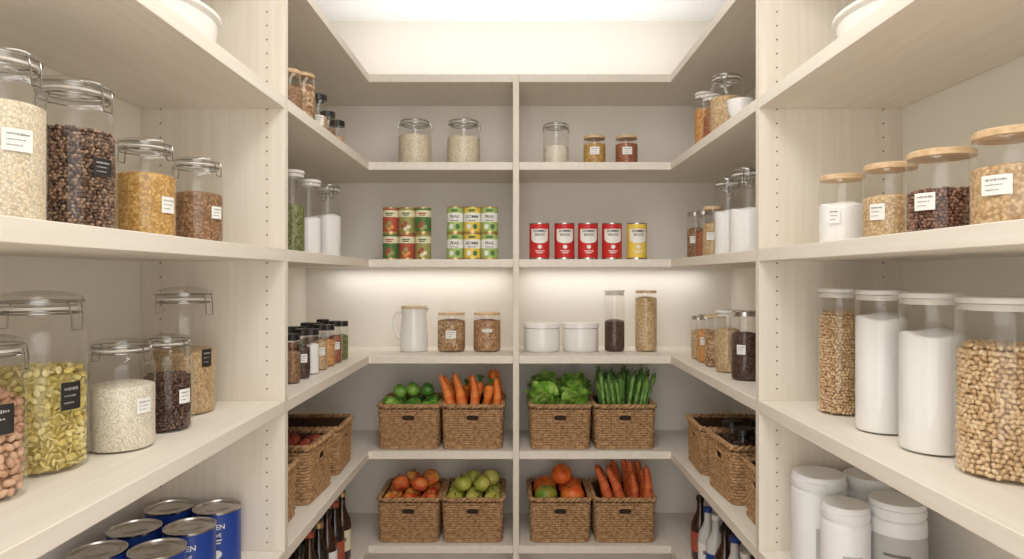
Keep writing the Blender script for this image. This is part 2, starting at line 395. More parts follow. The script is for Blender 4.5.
for (x,y,l) in ((-.758,1.425,'blue food tin in the far corner by the wall and panel'),(-.66,1.315,'blue food tin at the aisle edge, second from the panel'),(-.766,1.305,'blue food tin against the wall, second from the panel'),(-.665,1.205,'blue food tin at the aisle edge, third from the panel'),(-.77,1.195,'blue food tin at bottom left, against the wall, third from the panel')):
    dup(blue,(x,y,LV[5]+.0005),random.uniform(-.15,.15),l)
def deco_veg(k):
    def d(m,R,h):
        an=A0
        m.lathe([(R+.0004,h*.62),(R+.0004,h*.88)],40,1)
        m.patch(R+.0009,an,.030,h*.05,h*.76,2,6); m.patch(R+.0009,an,.022,h*.04,h*.69,2,6)
        for i,(u,w) in enumerate(((-.011,.26),(.011,.24),(0,.38),(-.001,.16))):
            m.oval(R+.0006+.0003*i,an,.016,h*.15,h*w,3+(i+k)%2,10,u)
    return d
xs=(390.5,406.8,423.1)
for c_,px in enumerate(xs):
    for rw in range(2):
        k=(c_+rw)%3
        base=[[DGRN,CRM,MUTR,MUTR,OLIV],[MUTR,CRM,DGRN,ORG,OLIV],[OLIV,CRM,DGRN,MUTR,CRM]][k]
        can('tin_can','small %s vegetable tin with gold rim, %s column, %s of its stack'%(('dark green','muted red','olive')[k],('left','middle','right')[c_],('bottom','top')[rw]),3,PX(px,2.4),2.405,.0298,.0955,base,deco_veg(k),rw*.096,'small stacked vegetable tins',lid=GOLD)
def deco_green(txt):
    def d(m,R,h):
        an=A0
        m.lathe([(R+.0004,h*.42),(R+.0004,h*.76)],40,1)
        m.wrap(R+.0012,an,*text_geo(txt,.0155),2,h*.61); m.patch(R+.0009,an,.03,h*.025,h*.47,2,6)
        m.oval(R+.0006,an,.028,h*.10,h*.85,3); m.oval(R+.0006,an,.018,h*.2,h*.24,1,10,-.012); m.oval(R+.0009,an,.018,h*.2,h*.24,3,10,.012)
    return d
for c_,px in enumerate((455,472.3,489.6)):
    for rw in range(2):
        mid=c_==1
        can('tin_can','%s printed tin in the right-hand stack group, %s column, %s row'%('yellow' if mid else 'pale green and white',('left','middle','right')[c_],('bottom','top')[rw]),3,PX(px,2.4),2.405,.0316,.0965,
            [YEL if mid else GRN,WHT,DINK,DGRN],deco_green(('PEAS','GOMM','PEAS')[c_]),rw*.097,'green and yellow stacked tins',lid=GOLD)
def deco_red(txt):
    def d(m,R,h):
        an=A0
        m.patch(R+.0005,an,.070,h*.26,h*.70,1,14); m.oval(R+.0008,an,.070,h*.24,h*.56,1,18)
        m.wrap(R+.0014,an,*text_geo(txt,.0125,.02),2,h*.77)
        m.wrap(R+.0014,an,*text_geo('BAUCE',.0115,.02),2,h*.67)
        m.oval(R+.0006,an,.016,h*.10,h*.34,1); m.patch(R+.0006,an,.036,h*.02,h*.23,1,8)
        m.patch(R+.0006,an,.024,h*.02,h*.18,1,6)
    return d
redc=can('tin_can','red tin with white label, first from the centre divider',3,PX(539.5,2.4),2.405,.0378,.134,[RED,WHT,DINK,YEL],deco_red('DOMMO'),group='red tins in a row')
for i,px in enumerate((564.5,588,612)):
    dup(redc,(PX(px,2.4),2.405,LV[3]+.0005),0,'red tin with white label, %s from the centre divider'%('second','third','fourth')[i])
can('tin_can','yellow tin with white label at the end of the red tins',3,PX(637,2.4),2.405,.0378,.134,[YEL,WHT,DINK,RED],deco_red('GOMMO'))

# ---------------------------------------------------------------- left rear bay small jars
lid_jar(-.592,1.70,2,.03,.125,.7,brownf,'small jar of brown seeds half hidden behind left panel, upper shelf',lid='bamboo')
lid_jar(-.60,1.83,2,.034,.155,.85,nutf,'jar of mixed nuts on left upper side shelf',lid='bamboo')
lid_jar(-.597,1.96,2,.027,.133,.6,tanf,'narrow dark-lidded jar of tan seeds with white label on left upper side shelf',lid='black',lab=-1.2,lw=.03,lh=.03)
lid_jar(-.60,2.07,2,.025,.11,.6,brownf,'short dark-lidded jar of brown seeds on left upper side shelf',lid='black')
lid_jar(-.60,2.18,2,.026,.108,.6,tanf,'short dark-lidded jar of tan seeds nearest the back wall, left upper side shelf',lid='black')
lid_jar(-.615,1.79,3,.032,.228,.6,herb,'tall jar of green dried herbs behind left panel',lid='plastic')
lid_jar(-.615,1.93,3,.036,.222,.5,powder,'tall glass jar half full of white sugar beside the herb jar',lid='plastic')
clip_jar(-.615,2.12,3,.044,.242,.55,powder,'large clip-top jar of white flour on left rear middle shelf',clip=-1)
lid_jar(-.72,1.93,3,.04,.2,.6,tanf,'jar of tan grain behind the white sugar jar, left rear shelf',lid='plastic')
sp=[(brownf,'brown'),(redf,'red brown'),(tanf,'tan'),(darkf,'dark'),(herb,'green'),(orangef,'orange'),(powder,'white')]
for row,xx in enumerate((-.60,-.665)):
    for i in range(7):
        k,cn=sp[(i*3+row*2)%7]; y=1.74+i*.083
        lid_jar(xx,y,4,.0225,.132+.006*((i+row)%2),.72,k,'slim spice jar with black lid and %s contents, %s from the panel, %s row'%(cn,('first','second','third','fourth','fifth','sixth','last')[i],('aisle','wall')[row]),lab=-1.0 if i%2 else None,group='black-lidded spice jars',lid='black',lw=.018,lh=.024,lz=.42,name='spice_jar')
# right rear
clip_jar(.615,1.9,2,.047,.178,.6,tanf,'clip-top jar of tan grain on right upper side shelf',clip=-2)
lid_jar(.62,2.14,2,.031,.19,.75,orangef,'tall jar of orange lentils on right upper side shelf',lid='plastic')
lid_jar(.61,2.02,2,.028,.15,.6,redf,'jar of red brown spice between orange lentils and clip-top jar',lid='plastic')
def small_bowl(x,y,lv,r,h,label):
    t=thing('small_bowl',label,'bowl',(x,y,LV[lv]+.0005)); m=M()
    m.lathe([(0,0),(r*.55,0),(r*.6,.004),(r*.9,h*.5),(r,h),(r*.95,h),(r*.84,h*.5),(r*.5,.008),(0,.008)],36); m.build('bowl_body',CERAM,t)
    m=M(); m.lathe([(r*.55,.0),(r*.55,.003)],30); m.build('foot',CERAM,t); return t
small_bowl(.60,1.74,2,.034,.058,'small white ceramic bowl on right upper side shelf beside the panel')
lid_jar(.625,2.26,3,.03,.16,.7,brownf,'small jar of brown seeds with steel lid nearest the back wall, right middle side shelf',lid='steel',lab=-2.1,lw=.026,lh=.024)
lid_jar(.625,2.16,3,.029,.155,.6,redf,'small steel-lidded jar of red brown seeds, right middle side shelf',lid='steel')
lid_jar(.625,2.06,3,.032,.158,.7,tanf,'small bamboo-lidded jar of tan grain, right middle side shelf',lab=-2.1,lw=.026,lh=.024)
clip_jar(.63,1.93,3,.04,.232,.55,powder,'clip-top jar of white flour on right middle side shelf, farther of two',clip=-2)
clip_jar(.635,1.775,3,.05,.236,.5,powder,'wide clip-top jar of white flour beside the right panel',clip=-2)
for i,(y,r,h,k,cn,ld,lb) in enumerate(((2.26,.026,.15,tanf,'tan seeds','steel',None),(2.17,.03,.16,orangef,'orange lentils','steel',-2.1),(2.07,.034,.165,nutf,'mixed nuts','bamboo',None),(1.95,.036,.185,tanf,'pale tan grain','plastic',None),(1.8,.038,.19,darkf,'dark beans','steel',-2.2))):
    lid_jar(.635,y,4,r,h,.72,k,'glass jar of %s on right side counter shelf, %s from the back wall'%(cn,('first','second','third','fourth','fifth')[i]),lab=lb,lid=ld,lw=.024,lh=.026,lz=.45)
lid_jar(.73,1.87,4,.036,.17,.6,redf,'jar of red brown lentils standing behind the dark beans jar',lid='steel')

# ---------------------------------------------------------------- back wall items
clip_jar(PX(415,2.44),2.44,2,.062,.176,.64,rice,'clip-top jar of beige grain, left of the pair on the back upper shelf',clip=.2)
clip_jar(PX(463.5,2.44),2.44,2,.062,.176,.60,rice,'clip-top jar of beige grain, right of the pair on the back upper shelf',clip=.2)
clip_jar(PX(556,2.44),2.44,2,.048,.165,.45,pale,'narrow clip-top jar of pale grain right of the centre divider, upper shelf',clip=.2)
lid_jar(PX(594.5,2.42),2.42,2,.042,.108,.8,lentil,'short bamboo-lidded jar of golden grain with white label',lab=A0-.1,lw=.036,lh=.028,lz=.45)
lid_jar(PX(626.5,2.42),2.42,2,.042,.108,.8,redf,'short bamboo-lidded jar of red brown spice with pale label',lab=A0-.1,lw=.036,lh=.028,lz=.45)
lid_jar(PX(451.5,2.5),2.5,4,.054,.148,.85,nutf,'bamboo-lidded jar of mixed nuts with white label beside the white pitcher',lab=A0+.05,lw=.04,lh=.03,lz=.45)
lid_jar(PX(487,2.5),2.5,4,.053,.148,.85,Fn(fine('muesli',(160,108,72),(192,144,104),(214,180,140),.007)),'bamboo-lidded jar of reddish muesli nearest the centre divider',lab=A0+.05,lw=.04,lh=.012,lz=.55)
lid_jar(PX(614.5,2.5),2.5,4,.039,.232,.52,darkf,'tall glass jar half full of dark beans on the back counter shelf',lid='plastic',name='tall_jar')
lid_jar(PX(646,2.5),2.5,4,.042,.232,.92,spag,'tall glass jar full of pale tan grain on the back counter shelf',lid='bamboo',name='tall_jar')
# pitcher
t=thing('pitcher','white ceramic pitcher with side handle and pale wooden lid','pitcher',(PX(414,2.5),2.5,LV[4]+.0005))
m=M()
def sp_mod(a,r,z):
    return 1+(.22*max(0,math.cos(a))**10 if z>.145 else 0)
m.lathe([(0,0),(.050,0),(.0535,.004),(.054,.03),(.050,.1),(.046,.14),(.049,.162),(.046,.162),(.043,.14),(.046,.1),(.049,.02),(0,.01)],44,mod=sp_mod); m.build('pitcher_body',CERAM,t)
m=M(); m.tube([(-.045,0,.145),(-.060,0,.15),(-.073,0,.14),(-.077,0,.115),(-.073,0,.08),(-.064,0,.055),(-.050,0,.045)],[.006,.006,.0055,.005,.005,.0055,.006],10); m.build('handle',CERAM,t)
m=M(); m.lathe([(0,.1625),(.048,.1625),(.049,.165),(.049,.172),(.047,.174),(0,.174)],40); m.build('wooden_lid',twotone('pale_wood_lid',(222,200,166),(234,216,186),8,.5),t)
def cer(px,label):
    t=thing('ceramic_canister',label,'canister',(PX(px,2.5),2.5,LV[4]+.0005)); r=.069
    m=M(); m.lathe([(0,0),(r*.93,0),(r*.98,.004),(r,.012),(r,.084),(r*.98,.088),(r*.93,.088),(r*.93,.01),(0,.01)],48); m.build('canister_body',CERAM,t)
    m=M(); m.lathe([(0,.0885),(r*.96,.0885),(r*1.03,.091),(r*1.03,.104),(r*1.0,.108),(r*.5,.110),(0,.110)],48); m.build('lid',CERAM,t)
cer(542,'low white ceramic canister with lid next to the centre divider')
cer(580.5,'low white ceramic canister with lid beside the tall bean jar')
def dish(x,y,label):
    t=thing('serving_dish',label,'dish',(x,y,LV[2]+.0005)); m=M(); r=.105
    m.lathe([(0,0),(r*.80,0),(r*.86,.006),(r*.93,.05),(r*.96,.088),(r*1.03,.092),(r*1.03,.099),(r*.92,.099),(r*.88,.05),(r*.76,.012),(0,.010)],56,sx=1,sy=1.3); m.build('dish_body',CERAM,t)
    m=M()
    for s in (-1,1): m.tube([(-.03,s*r*1.32,.094),(-.02,s*(r*1.32+.014),.094),(.02,s*(r*1.32+.014),.094),(.03,s*r*1.32,.094)],.005,8)
    m.build('handle',CERAM,t)
dish(-.69,1.25,'white ceramic dish on the highest visible shelf at upper left')
dish(.735,1.25,'white ceramic dish on the highest visible shelf at upper right')

# ---------------------------------------------------------------- white tubs lower right
def tub(x,y,r,h,label,band=0):
    t=thing('plastic_tub',label,'container',(x,y,LV[5]+.0005))
    m=M(); m.lathe([(0,0),(r*.95,0),(r,.005),(r,h-.040),(r*.985,h-.034),(r*.92,h-.031),(r*.92,h-.026),(0,h-.026)],48); m.build('tub_body',WPLAS,t)
    m=M(); m.lathe([(0,h-.0255),(r*.99,h-.0255),(r*1.0,h-.023),(r*1.0,h-.012),(r*.96,h-.011),(r*.96,h-.002),(r*.93,h),(0,h)],48); m.build('stepped_lid',WPLAS,t)
    m=M(); an=camdir(x,y)
    if band:
        m.lathe([(r+.0008,h*.12),(r+.0008,h*.68)],48); m.patch(r+.0014,an,r*.9,h*.03,h*.5,1); m.patch(r+.0014,an,r*.6,h*.02,h*.43,1)
    else: m.patch(r+.0008,an+.3,r*.8,h*.3,h*.36,0)
    m.build('wrap_label',[GREYL,INK],t)
tub(.650,1.395,.055,.208,'tallest white tub with stepped lid beside the right panel')
tub(.765,1.41,.052,.200,'tall white tub with stepped lid in the corner by the wall')
tub(.650,1.283,.045,.182,'narrower white tub in front of the tallest tub, aisle side')
tub(.752,1.283,.052,.190,'white tub with broad grey band, right of the narrow tub',1)

# ---------------------------------------------------------------- bottles
def bottle(x,y,r,h,gm,lm,cm,label,grp):
    t=thing('bottle',label,'bottle',(x,y,LV[6]+.0005),0,grp)
    m=M(); m.lathe([(0,0),(r*.93,0),(r,.004),(r,h*.52),(r*.9,h*.60),(r*.55,h*.70),(r*.38,h*.78),(r*.36,h*.93),(0,h*.93)],32); m.build('bottle_body',gm,t)
    m=M(); m.lathe([(0,h*.931),(r*.44,h*.931),(r*.44,h*.995),(r*.4,h),(0,h)],24); m.build('cap',cm,t)
    m=M(); m.lathe([(r+.0006,h*.14),(r+.0006,h*.45)],32); m.patch(r+.0012,camdir(x,y),r,h*.06,h*.32,1); m.build('label',[lm,INK],t)
BRN=plain('dark_bottle_glass',(58,32,20),.1,coat=.5); DRK=plain('black_bottle_glass',(32,24,22),.1,coat=.5)
CLB=plain('pale_bottle',(214,214,210),.2)
ordn=('first','second','third','fourth','fifth','sixth','seventh')
for i in range(6):
    y=1.80+i*.088
    bottle(-.60,y,.031,.222+.006*(i%2),BRN if i%2 else DRK,[PAPER,MUTR,CRM][i%3],[BLACK,MUTR,GOLD][i%3],'dark sauce bottle on lowest left shelf, aisle row, %s from the panel'%ordn[i],'sauce bottles lower left')
    bottle(-.675,y+.02,.031,.215,DRK if i%2 else BRN,[MUTR,PAPER,PAPER][i%3],[BLACK,GOLD,BLACK][i%3],'dark sauce bottle on lowest left shelf, wall row, %s from the panel'%ordn[i],'sauce bottles lower left')
for i in range(6):
    y=1.80+i*.088
    bottle(.635,y,.031,.205+.008*(i%2),[CLB,CLB,BRN][i%3],[BLUE,PAPER,MUTR][i%3],[WPLAS,BLUE,BLACK][i%3],'%s bottle on lowest right shelf, aisle row, %s from the panel'%(('pale blue-labelled','pale white-labelled','dark red-labelled')[i%3],ordn[i]),'bottles lower right')
    bottle(.71,y+.02,.031,.215,[BRN,DRK,CLB][i%3],[PAPER,MUTR,BLUE][i%3],[BLACK,GOLD,WPLAS][i%3],'%s bottle on lowest right shelf, wall row, %s from the panel'%(('brown','black','pale')[i%3],ordn[i]),'bottles lower right')

# ---------------------------------------------------------------- baskets
def perim(w,d,rc,step):
    hw,hd=w/2,d/2
    parts=[('l',(-hw+rc,-hd),(hw-rc,-hd),(0,-1)),('c',(hw-rc,-hd+rc),-PI/2),('l',(hw,-hd+rc),(hw,hd-rc),(1,0)),('c',(hw-rc,hd-rc),0),
           ('l',(hw-rc,hd),(-hw+rc,hd),(0,1)),('c',(-hw+rc,hd-rc),PI/2),('l',(-hw,hd-rc),(-hw,-hd+rc),(-1,0)),('c',(-hw+rc,-hd+rc),PI)]
    Ls=[math.hypot(p[2][0]-p[1][0],p[2][1]-p[1][1]) if p[0]=='l' else rc*PI/2 for p in parts]
    tot=sum(Ls); n=int(round(tot/step/2))*2
    out=[]
    N=n*4
    for i in range(N):
        s=tot*i/N; k=0
        while s>Ls[k]: s-=Ls[k]; k+=1
        p=parts[k]; f=s/Ls[k]
        if p[0]=='l': out.append((p[1][0]+(p[2][0]-p[1][0])*f,p[1][1]+(p[2][1]-p[1][1])*f,p[3][0],p[3][1]))
        else:
            a=p[2]+f*PI/2; out.append((p[1][0]+rc*math.cos(a),p[1][1]+rc*math.sin(a),math.cos(a),math.sin(a)))
    return out,n
BW,BD,BH=.228,.24,.165
TP=.955
def make_basket(label,loc,rz):
    t=thing('wicker_basket',label,'basket',loc,rz,'wicker baskets')
    P,n=perim(BW-.008,BD-.008,.018,.0112); N=len(P)
    m=M(); rows=16; z0=.007; pitch=(BH-.02-z0)/rows
    tp=lambda z:TP+(1-TP)*z/BH
    for k in range(rows):
        z=z0+(k+.5)*pitch; s=tp(z)
        gap=k in (11,12,13)
        runs=[]; cur=[]
        for i in range(N):
            x,y,nx,ny=P[i]
            if gap and abs(x)<.024 and abs(ny)>.9:
                if cur: runs.append(cur); cur=[]
            else: cur.append(i)
        if cur: runs.append(cur)
        closed=len(runs)==1 and len(runs[0])==N
        if not closed and len(runs)>1: runs[0]=runs.pop()+runs[0]
        for run in runs:
            v=[];f=[]
            for i in run:
                x,y,nx,ny=P[i]; off=.0017*math.cos(PI*(i/4+k))
                for j in range(8):
                    a=2*PI*j/8; o=off+.0029*math.cos(a)
                    v.append((x*s+nx*o,y*s+ny*o,z+pitch*.48*math.sin(a)))
            L=len(run)
            for i in range(L if closed else L-1):
                q=(i+1)%L
                for j in range(8):
                    l=(j+1)%8; f.append((i*8+j,q*8+j,q*8+l,i*8+l))
            m.add(v,f)
    m.build('woven_wall',WICK,t,sharp=80)
    m=M()
    for i in range(0,N,4):
        x,y,nx,ny=P[i]
        if abs(x)<.024 and abs(ny)>.9: 
            m.tube([(x*TP,y*TP,.004),(x*tp(.1),y*tp(.1),.098)],.0013,5); continue
        m.tube([(x*TP,y*TP,.004),(x*tp(BH),y*tp(BH),BH-.008)],.0013,5)
    m.build('stakes',WICK,t)
    m=M()
    for ph in (0,PI):
        pts=[]
        for i in range(0,N):
            x,y,nx,ny=P[i]; a=i*PI/7+ph
            pts.append((x+nx*.0045*math.cos(a),y+ny*.0045*math.cos(a),BH-.008+.0045*math.sin(a)))
        m.tube(pts,.0052,6,True)
    m.build('rim',WICK,t,sharp=60)
    m=M()
    m.tube([(x*TP,y*TP,.0048) for x,y,_,_ in P[::2]],.0045,6,True)
    m.box(-BW*.45,BW*.45,-BD*.45,BD*.45,.001,.006); m.build('base',WICK,t)
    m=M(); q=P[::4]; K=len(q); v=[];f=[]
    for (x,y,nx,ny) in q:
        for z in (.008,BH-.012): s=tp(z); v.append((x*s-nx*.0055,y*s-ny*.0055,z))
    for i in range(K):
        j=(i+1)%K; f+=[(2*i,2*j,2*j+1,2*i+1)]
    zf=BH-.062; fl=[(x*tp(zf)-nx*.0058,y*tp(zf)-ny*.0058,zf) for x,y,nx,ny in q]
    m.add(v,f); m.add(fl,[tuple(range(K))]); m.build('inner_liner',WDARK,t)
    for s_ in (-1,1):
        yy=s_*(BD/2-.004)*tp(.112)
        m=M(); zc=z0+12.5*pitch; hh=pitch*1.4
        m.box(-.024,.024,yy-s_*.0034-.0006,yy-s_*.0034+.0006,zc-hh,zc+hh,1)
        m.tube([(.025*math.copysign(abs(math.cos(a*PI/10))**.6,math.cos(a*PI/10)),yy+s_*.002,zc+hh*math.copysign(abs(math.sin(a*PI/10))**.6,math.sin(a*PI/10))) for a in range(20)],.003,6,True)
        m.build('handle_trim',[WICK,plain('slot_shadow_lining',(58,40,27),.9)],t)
    return t
yb=D2+.02+BD/2
bx={'a':PX(408,2.36),'b':PX(472.5,2.36),'c':PX(560.5,2.36),'d':PX(625.5,2.36)}
b0=make_basket('wicker basket filled with mixed green vegetables on the back wall',(bx['a'],yb,LV[5]+.0005),0)
for k,lv,l in (('b',5,'wicker basket filled with fat orange carrots'),('c',5,'wicker basket filled with leafy green lettuce'),('d',5,'wicker basket filled with green asparagus stalks'),
    ('a',6,'wicker basket filled with red and orange peaches on the lowest shelf'),('b',6,'wicker basket filled with green apples'),('c',6,'wicker basket of large oranges and a green fruit on the lowest shelf'),('d',6,'wicker basket of reddish orange carrots on the lowest shelf')):
    dup(b0,(bx[k],yb,LV[lv]+.0005),0,l)
ys=(1.625,1.885,2.145)
for i,y in enumerate(ys):
    dup(b0,(-.675-.014*(i==0),y,LV[5]+.0005),PI/2+(.05,-.05,.04)[i],('wicker basket on left side shelf nearest the drilled panel','wicker basket of red onions, middle of the left side shelf','wicker basket at the far end of the left side shelf')[i],scale=(.90,.97,(.90,1.0,.94)[i]))
    dup(b0,(.70+.014*(i==0),y,LV[5]+.0005),-PI/2-(.05,-.05,.04)[i],('wicker basket on right side shelf nearest the drilled panel','wicker basket holding dark jars, middle of the right side shelf','wicker basket at the far end of the right side shelf')[i],scale=(.90,.97,(.90,1.0,.94)[i]))

# ---------------------------------------------------------------- produce
FL=BH-.062
def apple(name,label,cat,loc,r,mat,stemmat,flat=.9,lobes=0,amp=0,group=None,tall=1):
    t=thing(name,label,cat,loc,0,group)
    m=M(); prof=[]
    for i in range(17):
        th=PI*i/16; rr=math.sin(th)*r; z=-math.cos(th)*r*flat*tall
        if i>=13: z-=(1-math.sin(th))**2*r*.28
        if i<=2: z+=(1-math.sin(th))**2*r*.15
        prof.append((rr if 0<i<16 else 0,z))
    m.lathe(prof,32,mod=(lambda a,rr,z:1+amp*abs(math.cos(a*lobes/2))-amp*.5) if lobes else None)
    m.build('flesh',mat,t,sharp=180)
    top=prof[-1][1]
    m=M(); m.tube([(0,0,top-.002),(.001,0,top+.006),(.004,.001,top+.013)],[.0022,.0018,.0022],6); m.build('stem',stemmat,t)
    return t
STB=plain('stem_brown',(92,66,38),.7); STG=plain('stem_green',(78,120,46),.6)
AP=twotone('apple_green',(176,182,74),(216,208,112),9,.3); PE=twotone('peach_skin',(228,98,42),(246,180,84),22,.45)
PE2=twotone('peach_red',(196,50,38),(236,134,62),24,.4)
PEP=twotone('pepper_green',(96,156,50),(150,196,84),14,.35); PEP2=twotone('pepper_dark_green',(58,116,40),(100,156,62),14,.3)
OR=twotone('orange_skin',(226,94,38),(240,132,56),20,.4,bump=.3)
LIME=twotone('green_orange_skin',(110,146,50),(206,150,56),9,.4)
ONI=twotone('onion_skin',(140,56,44),(186,88,60),8,.4,stretch=(1,1,.2))
def use(p,loc,lab,grp,rot,scale=None):
    if not p.get('used'):
        p['o'].location=loc; p['o']['label']=lab; p['o']['group']=grp; p['o'].rotation_euler=rot; p['used']=1
        if scale: p['o'].scale=(scale,)*3
    else: dup(p['o'],loc,label=lab,group=grp,rot=rot,scale=scale)
def heap(cx,cy,lv,protos,desc,grp,r=.0345):
    z1=LV[lv]+FL+r+.001; rr=r*2.03
    L=[]
    for j in range(3):
        for i in range(3): L.append(((i-1)*rr,(j-1)*rr,z1,'lower layer, %s %s'%(('front','middle','back')[j],('left','centre','right')[i])))
    for (x,y,d) in ((-.042,-.022,'front left'),(.03,-.028,'front right'),(-.008,.04,'back centre'),(.062,.04,'back right')): L.append((x,y,z1+r*1.5,'upper layer, '+d))
    for i,(x,y,z,d) in enumerate(L):
        p,nm=protos[(i*5+i//2)%len(protos)]
        use(p,(cx+x+random.uniform(-.001,.001),cy+y,z),'%s %s, %s'%(nm,desc,d),grp,(random.uniform(-.7,.7),random.uniform(-.7,.7),random.uniform(0,6)),random.uniform(.93,1.0))
def PR(*a,**k): return {'o':apple(*a,**k)}
pep=PR('bell_pepper','x','pepper',(0,0,0),.034,PEP,STG,flat=1.0,lobes=4,amp=.12); pep2=PR('bell_pepper','x','pepper',(0,0,0),.034,PEP2,STG,flat=1.05,lobes=4,amp=.14)
z1=LV[5]+FL+.036
for j in range(3):
    for i in range(3):
        p,nm=((pep,'bright green bell pepper'),(pep2,'dark green bell pepper'))[(i+j)%2]
        use(p,(bx['a']+(i-1)*.067,yb+(j-1)*.069,z1),'%s, lower layer, %s %s of its basket'%(nm,('front','middle','back')[j],('left','centre','right')[i]),'green bell peppers in the basket',(random.uniform(-.5,.5),random.uniform(-.5,.5),i+j),.93)
for x,y,p,nm,d in ((-.05,.0,pep,'bright green bell pepper','left side'),(.05,.03,pep2,'dark green bell pepper','right side'),(.0,-.005,pep,'bright green bell pepper','centre')):
    use(p,(bx['a']+x,yb+y,z1+.055+(.008 if x==0 else 0)),'%s on top of the heap, %s'%(nm,d),'green bell peppers in the basket',(.6,.5,1),.78)
pa=PR('peach','x','peach',(0,0,0),.034,PE,STB); pb=PR('peach','x','peach',(0,0,0),.034,PE2,STB)
heap(bx['a'],yb,6,[(pa,'orange peach'),(pb,'red peach')],'in the basket','peaches in the basket')
ap=PR('apple','x','apple',(0,0,0),.034,AP,STB,flat=.95)
heap(bx['b'],yb,6,[(ap,'green apple')],'in the basket','green apples in the basket')
o1=PR('orange','x','orange',(0,0,0),.046,OR,STG,flat=.95); o3=PR('orange','x','orange',(0,0,0),.044,LIME,STG,flat=.97)
zz=LV[6]+FL+.047
for p,dx,dy,dz,nm in ((o3,-.049,-.05,0,'half green orange at the front left of its basket'),(o1,.049,-.05,0,'large red orange at the front right of its basket'),(o1,-.049,.05,0,'large red orange at the back left of its basket'),(o1,.049,.05,0,'large red orange at the back right of its basket'),(o1,.012,.0,.066,'large red orange on top of the others in its basket')):
    use(p,(bx['c']+dx,yb+dy,zz+dz),nm,'large oranges in the basket',(random.uniform(-.5,.5),random.uniform(-.5,.5),dx*50),1.0 if dz==0 else .85)
on=PR('onion','x','onion',(0,0,0),.03,ONI,STB,flat=.9)
L=[(x,y) for y in (-.066,0,.066) for x in (-.07,0,.07)]
for i,(x,y) in enumerate(L):
    use(on,(-.675+x,ys[1]+y,LV[5]+FL+.029),'red onion in the left side basket, %s %s'%(('near','middle','far')[i//3],('by the wall','in the centre','by the aisle')[i%3]),'red onions',(random.uniform(-.5,.5),random.uniform(-.5,.5),i),1.0)
for i,(x,y) in enumerate(((-.06,-.055),(.02,-.055),(-.06,.035),(.02,.035))):
    t=lid_jar(.70+x,ys[1]+y,5,.03,.10,.7,darkf,'dark jar standing in the right middle basket, %s %s'%(('near','near','far','far')[i],('aisle side','wall side')[i%2]),lid='black',group='dark jars in the basket')
    t.location.z=LV[5]+FL+.001
def carrot(mat,green,L,r,tip=.55):
    t=thing('carrot','x','carrot',(0,0,0))
    m=M(); n=22; pts=[]; rr=[]
    for i in range(n+1):
        f=i/n
        q=r*(min(1,(f/.07))**.5 if f>0 else .3)*(1-tip*f-.16*f*f)*(1 if f<.86 else max(.08,math.sqrt(max(0,1-((f-.86)/.14)**2))))
        q*=1+.035*math.sin(i*2.3)
        pts.append((.008*math.sin(f*3),.005*math.sin(f*4),f*L)); rr.append(max(q,.001))
    m.tube(pts,rr,16); m.build('root',mat,t,sharp=80)
    m=M(); m.tube([(0,0,.002),(0,.001,-.006)],[.005,.004],8); m.build('stem',green,t)
    return t
def leafy_carrot(mat,green,L,r):
    t=thing('carrot','x','carrot',(0,0,0)); m=M(); n=14; pts=[];rr=[]
    for i in range(n+1):
        f=i/n; pts.append((0,.002*math.sin(f*5),f*L)); rr.append(r*(.35+.65*f)*(1 if f<.93 else math.sqrt(max(.05,1-((f-.93)/.08)**2))))
    m.tube(pts,rr,14); m.build('root',mat,t,sharp=80)
    m=M()
    for q in range(7):
        a=q*2.4; m.tube([(0,0,L-.003),(.005*math.cos(a),.005*math.sin(a),L+.012),(.012*math.cos(a),.012*math.sin(a),L+.024)],[.002,.0018,.003],5)
    m.build('green_top',green,t); return t
CAR=twotone('carrot_skin',(230,110,40),(243,150,72),1,.45,bump=.3,stretch=(10,10,110)); SWP=twotone('red_carrot_skin',(196,82,40),(224,120,62),1,.5,bump=.3,stretch=(12,12,110))
def sticks(proto,cx,cy,lv,spots,lab,grp,alt=None,altlab='',nc=4):
    first={}
    for i,(x,y,tx,ty) in enumerate(spots):
        rot=(tx,ty,0); loc=(cx+x,cy+y,LV[lv]+FL+.009)
        pr,lb=(alt,altlab) if (alt and i in (3,7,11)) else (proto,lab)
        l='%s, %s from the left in the %s row'%(lb,ordn[i%nc],('front','middle','back')[min(2,i//nc)])
        if pr.name not in first:
            first[pr.name]=1; pr.location=loc; pr.rotation_euler=rot; pr['label']=l; pr['group']=grp
        else: dup(pr,loc,label=l,group=grp,rot=rot,scale=random.uniform(.80,1.04))
rs=random.Random(4)
car=carrot(CAR,STG,.160,.0225,.48); car2=leafy_carrot(CAR,STG,.115,.020)
sticks(car,bx['b'],yb,5,[((i-2)*.041,-.07+j*.058,-.10+.09*j+rs.uniform(-.07,.05),(i-2)*.06+rs.uniform(-.22,.2)) for j in range(3) for i in range(5)],'fat orange carrot standing upright','orange carrots in the basket',car2,'orange carrot with green top',5)
swp=carrot(SWP,STB,.155,.023,.42)
sticks(swp,bx['d'],yb,6,[((i-1.5)*.046+.02,-.07+j*.06,-.14+.1*j,-.32+.07*i+rs.uniform(-.14,.12)) for j in range(3) for i in range(4)],'reddish orange carrot leaning left','reddish carrots in the basket')
